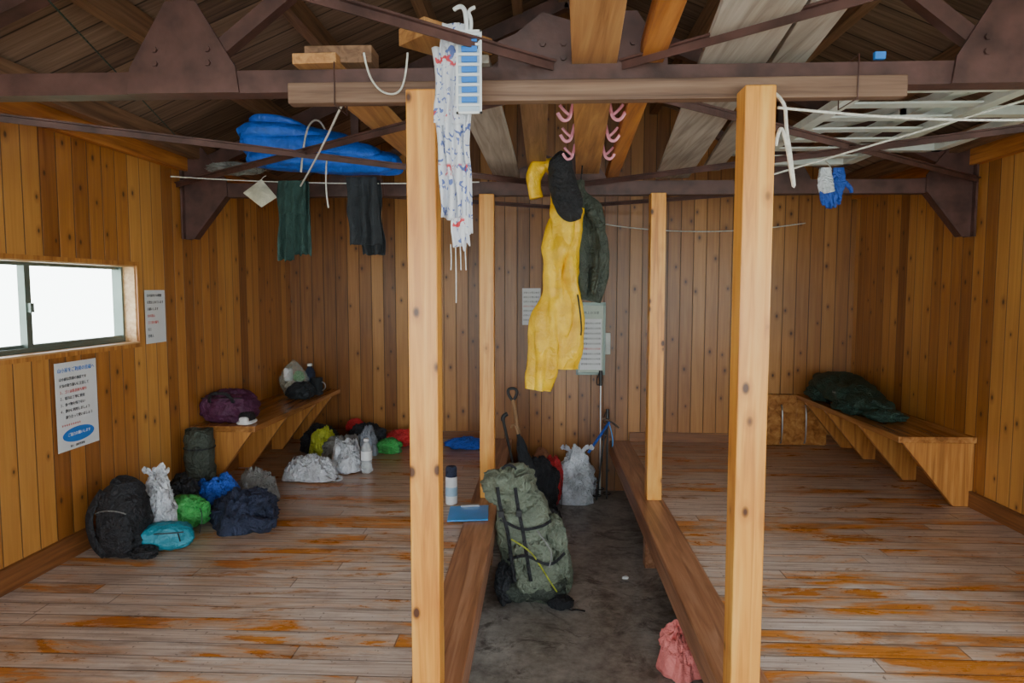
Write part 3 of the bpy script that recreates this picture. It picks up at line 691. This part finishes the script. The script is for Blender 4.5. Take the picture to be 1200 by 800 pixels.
cyl('body',(-.505,3.75,PZ),.034,.15,M_wh,e,[(.031,.001),(.034,.006),(.034,.15),(.031,.157)])
cyl('band',(-.505,3.75,PZ+.05),.0348,.05,simple('pale_blue_print',(.35,.52,.68),.4,.1),e)
cyl('lid',(-.505,3.75,PZ+.157),.032,.06,M_navy,e,[(.032,0),(.032,.045),(.027,.058),(.012,.060)])
e=empty('blue_clipboard',(-.38,3.55,PZ+.01))
mk('board',[(x,y,z) for (x,y) in ((-.485,3.42),(-.275,3.45),(-.50,3.66),(-.29,3.69)) for z in (PZ+.009,PZ+.016)],[(0,1,3,2),(4,6,7,5),(0,4,5,1),(2,3,7,6),(0,2,6,4),(1,5,7,3)],M_lblue,e,bevel=.002)
bar('clip',(-.44,3.655,PZ+.022),(-.34,3.668,PZ+.022),.03,.01,M_metal,e)

e=bag('purple_duffel_bag',(-1.93,4.10,.80+.09),(.165,.13,.10),M_purple,31,.25,1.4,.7,base=.80,tie=False)
cord('zip',[(-2.05,3.99,.955),(-1.93,3.975,.965),(-1.80,3.99,.955)],.003,M_blks,e)
strap('handle',[(-2.0,3.99,.93),(-1.97,3.96,.985),(-1.88,3.96,.985),(-1.85,3.99,.93)],.02,M_blk,e)
e=empty('canvas_shoe',(-1.78,4.01,.83))
blob('upper',(-1.78,4.01,.84),(.042,.065,.035),M_blk,32,.15,2,.8,e,base=.805); blob('sole',(-1.78,4.01,.812),(.047,.073,.013),M_wh,33,.05,2,.6,e,base=.8005)
blob('toe_cap',(-1.775,3.955,.83),(.03,.02,.022),M_wh,34,.05,2,.8,e,base=.8005)
e=empty('clear_food_bag',(-1.90,5.15,.92))
blob('film',(-1.90,5.15,.92),(.10,.09,.135),M_film,34,.4,1.6,.9,e,base=.802,top=.6,mode='crumple')
blob('contents_rice',(-1.91,5.15,.86),(.07,.06,.05),M_tan,35,.3,2,1,e,base=.804); blob('contents_greens',(-1.87,5.15,.94),(.045,.05,.045),M_green,36,.3,2,1,e)
blob('contents_packet',(-1.94,5.12,.96),(.03,.03,.05),M_wh,38,.1,2,.5,e)
bag('dark_stuff_bag',(-1.79,4.95,.80+.06),(.105,.09,.065),M_clothd,37,.3,base=.80)
bottle('fuel_bottle',-1.82,5.26,.80,.23,.04,M_navy,M_wh)
e=empty('camping_mug',(-1.74,5.18,.83)); cyl('mug',(-1.74,5.18,.80),.045,.13,M_clothd,e); cord('mug_handle',[(-1.70,5.17,.90),(-1.67,5.17,.89),(-1.67,5.17,.84),(-1.70,5.17,.83)],.004,M_metal,e)
e=empty('sleeping_bag',(2.14,4.85,.9))
loft('body',[(2.15,5.30,.87,.04,.03),(2.15,5.27,.89,.12,.08),(2.14,5.1,.91,.17,.105),(2.13,4.85,.905,.18,.105),(2.12,4.6,.89,.17,.09),(2.12,4.38,.87,.13,.07),(2.12,4.24,.85,.08,.045),(2.12,4.2,.84,.03,.02)],M_dgreen,e,amp=.06,f=5,seed=8,pw=.85)
blob('loose_fold',(2.02,4.55,.845),(.10,.20,.045),M_dgreen,71,.4,2,1,e,base=.802); blob('loose_fold_b',(2.03,5.0,.86),(.10,.16,.06),M_dgreen,72,.4,2,1,e,base=.802); blob('hood_end',(2.10,4.22,.84),(.12,.11,.04),M_dgreen,73,.4,2,1,e,base=.802)
strap('label',[(1.945,4.62,.93),(1.94,4.59,.93),(1.94,4.56,.93)],.012,M_grey,e,(-1,0,.2))

# ---------------------------------------------------------------- aisle end things
e=empty('shovel',(-.13,4.9,.4))
cord('shaft',[(-.21,4.98,.80),(-.155,4.92,.5),(-.11,4.87,.25)],.014,M_hw,e)
cord('d_handle',[(-.21,4.98,.79),(-.245,4.985,.83),(-.25,4.99,.88),(-.19,4.99,.885),(-.175,4.985,.84),(-.21,4.98,.79)],.011,M_blks,e)
vs=[];fs=[]
for j in range(9):
    t=j/8; ww=.10*(1-.75*max(0,t-.55)/.45)
    for i in range(9):
        s=i/8-.5; vs.append((-.11+s*2*ww+.03*t,4.87-.04*t-.04*(1-4*s*s)*1.0+.03,.27-.26*t))
for j in range(8):
    for i in range(8): a=j*9+i; fs.append((a,a+1,a+10,a+9))
mk('blade',vs,fs,M_metal,e,smooth=True,solid=.004)
e=empty('walking_stick',(-.2,4.8,.4))
cord('shaft',[(-.27,4.75,.69),(-.20,4.72,.4),(-.12,4.70,.02)],.010,M_blks,e); cord('grip',[(-.27,4.75,.69),(-.28,4.75,.72),(-.24,4.76,.735)],.015,M_blks,e)
e=empty('folded_umbrella',(-.1,4.6,.35))
loft('canopy',[(-.16,4.62,.62,.012,.012),(-.13,4.60,.52,.04,.035),(-.08,4.57,.34,.05,.04),(-.03,4.55,.16,.03,.03),(-.01,4.54,.05,.008,.008)],M_clothd,e,amp=.02,f=14,seed=5)
cord('handle',[(-.16,4.62,.62),(-.175,4.625,.68),(-.20,4.63,.69),(-.205,4.63,.66)],.008,M_hw,e)
clothes('black_gear_bag',(.0,4.30,.15),(.14,.14,.19),M_blk,41,base=0,sleeve=False)
bag('black_boot_bag',(-.01,4.78,.21),(.13,.11,.22),M_blk,42,.3,base=0)
bag('red_gear_pouch',(.08,4.98,.19),(.075,.06,.18),M_red,43,.35,base=0)
plastic_bag('white_shopping_bag.003',(.26,5.12,.19),(.15,.10,.21),M_wbag,44,0)
bag('brown_pouch',(-.0,5.2,.3),(.06,.05,.09),fab('brown_orange_fabric',(.30,.12,.06)),45,.3,base=.0)
def pole(name,b,t,m):
    e=empty(name,b); b=Vector(b);t=Vector(t); g=b.lerp(t,.88)
    cord('shaft',[b,b.lerp(t,.5),g],.007,m,e,smooth=False); cord('grip',[g,t],.014,M_blks,e,smooth=False)
    q=b.lerp(t,.06); cord('basket',[(q.x+.03*math.cos(a*pi/6),q.y+.03*math.sin(a*pi/6),q.z) for a in range(12)],.005,M_blks,e,cyc=True)
    cord('wrist_loop',[t,t+Vector((-.04,-.01,-.07)),t+Vector((-.02,-.01,-.13)),t+Vector((0,-.01,-.08))],.004,M_blk,e)
pole('trekking_pole',(.455,5.22,.01),(.46,5.31,.98),M_metal)
pole('trekking_pole.001',(.50,5.15,.01),(.515,5.30,.68),M_blks)
pole('trekking_pole.002',(.42,5.12,.01),(.50,5.28,.55),M_blks)
e=empty('ice_axe',(.45,5.2,.5))
cord('shaft',[(.36,5.18,.36),(.53,5.24,.60)],.011,M_blue,e,smooth=False); cord('head',[(.47,5.2,.62),(.53,5.24,.61),(.60,5.26,.54)],.008,M_metal,e)
cord('leash',[(.52,5.2,.58),(.56,5.18,.45),(.54,5.19,.40)],.004,M_lblue,e)
e=empty('salmon_cloth',(.595,2.84,.1))
rag('cloth_sheet',(.595,2.83,0),(.10,.10),.16,M_salmon,47,e,.001,rot=.5); rag('hem_fold',(.60,2.79,0),(.095,.07),.10,M_salmon,52,e,.001,rot=1.5)
blob('bunched_top',(.585,2.85,.11),(.065,.06,.09),M_salmon,49,.55,1.5,1,e,base=.002,top=.6,mode='crumple')
e=empty('paper_scrap',(.47,3.72,.01)); blob('scrap',(.47,3.72,.008),(.02,.015,.01),M_paper,3,.4,2,1,e,base=.001,nu=20,nv=12)

# ---------------------------------------------------------------- pink hooks clipped on the plank
e=empty('pink_hook_rack',(.2,3.2,2.2))
for i,y in enumerate((2.30,2.62,2.98,3.38)):
    xc=.10+(y-1.15)/(3.93-1.15)*.155
    boxes('clip_%d'%i,[(xc-.07,xc+.07,y-.012,y+.012,ZP+.046,ZP+.054)],M_pink,e,bevel=.002)
    for s in (-1,1):
        cord('hook_%d_%d'%(i,s),[(xc+s*.066,y,ZP+.05),(xc+s*.074,y,ZP+.01),(xc+s*.085,y-.005,ZP-.02),(xc+s*.112,y-.01,ZP-.022),(xc+s*.125,y-.01,ZP+.006)],.007,M_pink,e)
        cord('hooklet_%d_%d'%(i,s),[(xc+s*.074,y,ZP-.005),(xc+s*.10,y-.005,ZP+.012),(xc+s*.118,y-.01,ZP+.035)],.006,M_pink,e)
# ---------------------------------------------------------------- yellow rain trousers with cap
Y0=3.58
e=empty('yellow_rain_trousers',(.07,Y0,1.7))
S=.00448
def HX(u): return (u-635)*S
def HZ(v): return 1.605+(340-v)*S
loft('leg_left',[(HX(662),Y0,HZ(238),.055,.035),(HX(656),Y0,HZ(280),.068,.04),(HX(652),Y0,HZ(330),.08,.042),(HX(647),Y0-.01,HZ(375),.09,.042),(HX(638),Y0-.01,HZ(415),.08,.038),(HX(632),Y0-.01,HZ(457),.064,.03)],M_yel,e,amp=.04,f=18,seed=5,cap=False,mode='drape')
loft('leg_right',[(HX(668),Y0+.02,HZ(245),.05,.03),(HX(664),Y0+.02,HZ(300),.06,.04),(HX(664),Y0+.02,HZ(350),.07,.042),(HX(662),Y0+.02,HZ(395),.07,.04),(HX(660),Y0+.02,HZ(432),.075,.032)],M_yel,e,amp=.04,f=18,seed=9,cap=False,mode='drape')
loft('seat_fold',[(HX(628),Y0-.02,HZ(235),.025,.03),(HX(625),Y0-.02,HZ(214),.035,.04),(HX(634),Y0-.01,HZ(198),.04,.045),(HX(648),Y0,HZ(200),.045,.05),(HX(656),Y0,HZ(225),.055,.045),(HX(660),Y0,HZ(255),.062,.042),(HX(660),Y0,HZ(290),.06,.035)],M_yel,e,amp=.03,f=14,seed=6,side=(1,0,.3),mode='drape')
cord('waist_cord',[(HX(676),Y0-.05,HZ(345)),(HX(682),Y0-.05,HZ(380)),(HX(680),Y0-.05,HZ(392))],.004,M_blk,e)
e=empty('black_cap',(.1,Y0,2.2))
loft('crown',[(HX(655),Y0-.06,HZ(184),.012,.02),(HX(656),Y0-.06,HZ(192),.05,.045),(HX(656),Y0-.06,HZ(208),.068,.055),(HX(660),Y0-.06,HZ(226),.078,.055),(HX(665),Y0-.06,HZ(240),.078,.045),(HX(670),Y0-.065,HZ(250),.06,.025),(HX(674),Y0-.07,HZ(257),.035,.01)],M_blk,e,amp=.012,f=12,seed=4)
loft('brim',[(HX(648),Y0-.10,HZ(240),.012,.004),(HX(656),Y0-.115,HZ(248),.04,.006),(HX(667),Y0-.12,HZ(255),.045,.006),(HX(679),Y0-.11,HZ(256),.02,.005)],M_blk,e,side=(0,-.5,1))
e=empty('olive_rain_jacket',(.25,Y0+.06,1.9))
loft('torso',[(HX(678),Y0+.08,HZ(212),.02,.02),(HX(681),Y0+.08,HZ(230),.06,.04),(HX(688),Y0+.08,HZ(262),.09,.05),(HX(692),Y0+.08,HZ(300),.095,.055),(HX(690),Y0+.08,HZ(335),.085,.05),(HX(687),Y0+.08,HZ(352),.065,.035)],M_olive2,e,amp=.05,f=15,seed=11,mode='drape')
loft('sleeve',[(HX(692),Y0+.05,HZ(248),.035,.03),(HX(703),Y0+.03,HZ(280),.035,.03),(HX(702),Y0+.03,HZ(315),.03,.028),(HX(694),Y0+.03,HZ(345),.025,.02)],M_olive2,e,amp=.025,f=18,seed=12,mode='drape')
cord('hanging_loop',[(HX(680),Y0+.08,HZ(215)),(HX(682),Y0+.08,HZ(198)),(HX(682),Y0+.08,HZ(190))],.004,M_blk,e)

# ---------------------------------------------------------------- near towel & peg hanger
e=empty('patterned_towel',(-.25,1.85,2.0))
hang('towel',-.295,-.215,1.865,2.25,1.80,M_towel,e,3,.014,-.1,.02,fr=3)
hang('towel_back',-.275,-.20,1.885,2.20,1.76,M_towel,e,5,.010,-.3,.02,fr=2.5)
hang('towel_tail',-.255,-.205,1.875,1.95,1.725,M_towel,e,8,.008,-.1,.01,fr=2)
hang('towel_top',-.265,-.205,1.86,2.31,2.05,M_towel,e,9,.012,.5,-.01,fr=3)
for k in range(4): cord('fringe_%d'%k,[(-.25+.013*k,1.875,1.73),(-.248+.013*k,1.876,1.68),(-.25+.014*k,1.875,1.66-.03*(k==1)*3)],.0015,M_rope,e)
e=empty('folding_peg_hanger',(-.19,1.85,2.2))
P=[(-.228,-.222,1.838,1.844,2.07,2.285),(-.166,-.160,1.838,1.844,2.07,2.285),(-.228,-.160,1.838,1.844,2.07,2.076),(-.228,-.160,1.838,1.844,2.279,2.285)]
P+=[(-.225,-.163,1.839,1.843,2.09+.026*i,2.096+.026*i) for i in range(8)]
boxes('lattice',P,M_wh,e); boxes('panel',[(-.222,-.166,1.8445,1.847,2.076,2.279)],simple('pale_plastic',(.50,.60,.70),.4,.05),e)
boxes('blue_pegs',[(-.213,-.172,1.831,1.838,2.098+.026*i,2.112+.026*i) for i in range(7)],M_sblue,e,bevel=.001)
cord('hook',[(-.20,1.845,2.28),(-.20,1.845,2.33),(-.215,1.85,2.355),(-.235,1.86,2.345)],.006,M_wh,e)
cord('hook_b',[(-.19,1.845,2.28),(-.185,1.845,2.31),(-.20,1.85,2.34),(-.18,1.86,2.35)],.005,M_wh,e)

# ---------------------------------------------------------------- blue tarp roll on the bracing
e=empty('folded_blue_tarp',(-1.2,3.65,2.33))
for k,(dz,ry,rz,x0,x1) in enumerate([(0,.13,.055,-1.50,-.76),(.06,.125,.055,-1.54,-.84),(.12,.11,.05,-1.52,-.92),(.17,.09,.035,-1.48,-1.12)]):
    loft('layer_%d'%k,[(x0,3.60,2.285+dz+rz*.3,ry*.7,rz*.6),(x0+.03,3.60,2.285+dz+rz*.3,ry,rz),((x0+x1)/2,3.60+.01*k,2.28+dz,ry,rz*1.1),(x1-.06,3.62,2.265+dz*.55,ry*.85,rz*.9),(x1,3.62,2.26+dz*.4,ry*.6,rz*.6)],M_tarp,e,amp=.025,f=14,seed=60+k,side=(0,1,0),pw=.75,mode='drapex')
cord('roll_edge',[(-1.53,3.48+.0,2.36),(-1.555,3.56,2.42),(-1.555,3.64,2.40),(-1.545,3.64,2.34),(-1.545,3.58,2.34),(-1.55,3.57,2.38)],.008,M_tarp,e)
cord('tie_rope',[(-1.22,3.46,2.20),(-1.20,3.45,2.36),(-1.17,3.5,2.48),(-1.15,3.65,2.48),(-1.13,3.78,2.3)],.005,M_rope,e)
e=empty('grey_rag',(-1.68,3.72,2.25)); blob('rag',(-1.66,3.70,2.262),(.15,.08,.035),M_grey,62,.4,2,1,e,mode='crumple')
cord('clothes_line',sag((-1.95,3.56,2.20),(-.33,3.62,2.17),.02),.003,M_rope)
e=empty('dark_green_shorts',(-1.31,3.56,1.98))
hang('left_leg',-1.37,-1.285,3.54,2.17,1.76,M_clothg,e,2,.014,.05,-.01,fr=2); hang('right_leg',-1.30,-1.215,3.555,2.17,1.79,M_clothg,e,4,.014,.05,.01,fr=2)
hang('waist',-1.36,-1.225,3.53,2.17,2.0,M_clothg,e,6,.01,0,0,fr=3)
e=empty('charcoal_shirt',(-.94,3.58,1.98))
hang('front',-1.02,-.86,3.555,2.19,1.84,M_clothd,e,7,.018,.05,.02,fr=3); hang('back',-1.0,-.85,3.59,2.18,1.79,M_clothd,e,12,.018,-.2,.04,fr=2.5)
e=empty('tan_triangle_pouch',(-1.45,3.5,2.1))
mk('pouch',[(-1.45,3.52,2.18),(-1.53,3.47,2.10),(-1.42,3.44,2.02),(-1.36,3.50,2.08),(-1.43,3.47,2.105),(-1.44,3.54,2.10)],[(0,1,4),(1,2,4),(2,3,4),(3,0,4),(0,3,5),(3,2,5),(2,1,5),(1,0,5)],M_tan,e,bevel=.004)
cord('string',[(-1.45,3.52,2.17),(-1.45,3.53,2.19),(-1.44,3.56,2.20)],.002,M_rope,e)
cord('hanging_rope',[(-.51,1.985,2.28),(-.50,1.98,2.22),(-.46,1.975,2.165),(-.41,1.98,2.16),(-.39,1.985,2.21),(-.385,1.99,2.28)],.003,M_rope)
cord('hanging_rope.001',sag((-.64,2.2,2.19),(-1.22,3.45,2.13),.01),.004,M_rope)
cord('hanging_rope.002',[(-1.08,3.45,2.28),(-1.10,3.45,2.15),(-1.08,3.45,2.02)],.004,M_rope)
cord('guy_rope',sag((-1.9,3.6,2.38),(-1.0,.9,2.36),.0),.0025,M_dgreen)
cord('clothes_rope',sag((.64,1.93,2.10),(2.3,2.35,2.22),.05),.0038,M_rope)
cord('clothes_rope.001',sag((.95,2.9,2.08),(2.2,2.0,2.38),.0),.0038,M_rope)
cord('rope_loop',[(.635,1.96,2.15),(.66,1.93,2.12),(.67,1.95,2.05),(.685,1.95,1.98),(.70,1.95,1.87),(.685,1.95,1.94),(.675,1.95,2.0),(.65,1.94,2.07),(.64,1.94,2.0)],.005,M_rope)
cord('clothes_line.001',sag((.33,5.2,2.12),(1.95,5.2,2.1),.07),.004,M_rope)
e=empty('blue_work_gloves',(1.43,3.5,2.1))
for k,(x,y,t) in enumerate(((1.40,3.50,.15),(1.47,3.51,-.2))):
    loft('palm_%d'%k,[(x,y,2.21,.028,.015),(x,y,2.17,.034,.02),(x+t*.05,y,2.12,.042,.022),(x+t*.1,y,2.085,.040,.018)],M_blue if k else M_wbag,e,amp=.008,f=30,seed=k+1)
    for j in range(4):
        fx=x+t*.1-.03+.02*j; fl=(.06,.075,.07,.055)[j]
        loft('finger_%d_%d'%(k,j),[(fx,y,2.095,.011,.010),(fx+t*.02,y-.005,2.085-fl*.5,.011,.010),(fx+t*.05,y-.015,2.085-fl,.008,.008)],M_blue,e,n=14)
    loft('thumb_%d'%k,[(x+.03,y,2.14,.012,.011),(x+.055,y-.01,2.11,.011,.010),(x+.06,y-.015,2.085,.008,.008)],M_blue,e,n=14)
cord('glove_string',[(1.43,3.5,2.2),(1.42,3.52,2.24),(1.42,3.55,2.25)],.003,M_rope,e)

# ---------------------------------------------------------------- light
W=bpy.data.worlds.new('overcast_sky'); bpy.context.scene.world=W; W.use_nodes=True
t=W.node_tree; bg=t.nodes['Background']
tc=t.nodes.new('ShaderNodeTexCoord'); sp=t.nodes.new('ShaderNodeSeparateXYZ'); rp=t.nodes.new('ShaderNodeValToRGB')
t.links.new(tc.outputs['Generated'],sp.inputs[0]); t.links.new(sp.outputs[2],rp.inputs[0])
rp.color_ramp.elements[0].position=0; rp.color_ramp.elements[0].color=(.84,.94,.90,1)
rp.color_ramp.elements[1].position=.25; rp.color_ramp.elements[1].color=(.84,.93,1,1)
t.links.new(rp.outputs[0],bg.inputs[0]); bg.inputs[1].default_value=10

# ---------------------------------------------------------------- camera
cd=bpy.data.cameras.new('camera'); cam=bpy.data.objects.new('camera',cd); COL.objects.link(cam)
cd.lens=24; cd.sensor_width=36; cd.clip_start=.05
cam.location=(0,0,1.605); cam.rotation_euler=(pi/2-math.radians(4.3),0,math.radians(2.5))
bpy.context.scene.camera=cam
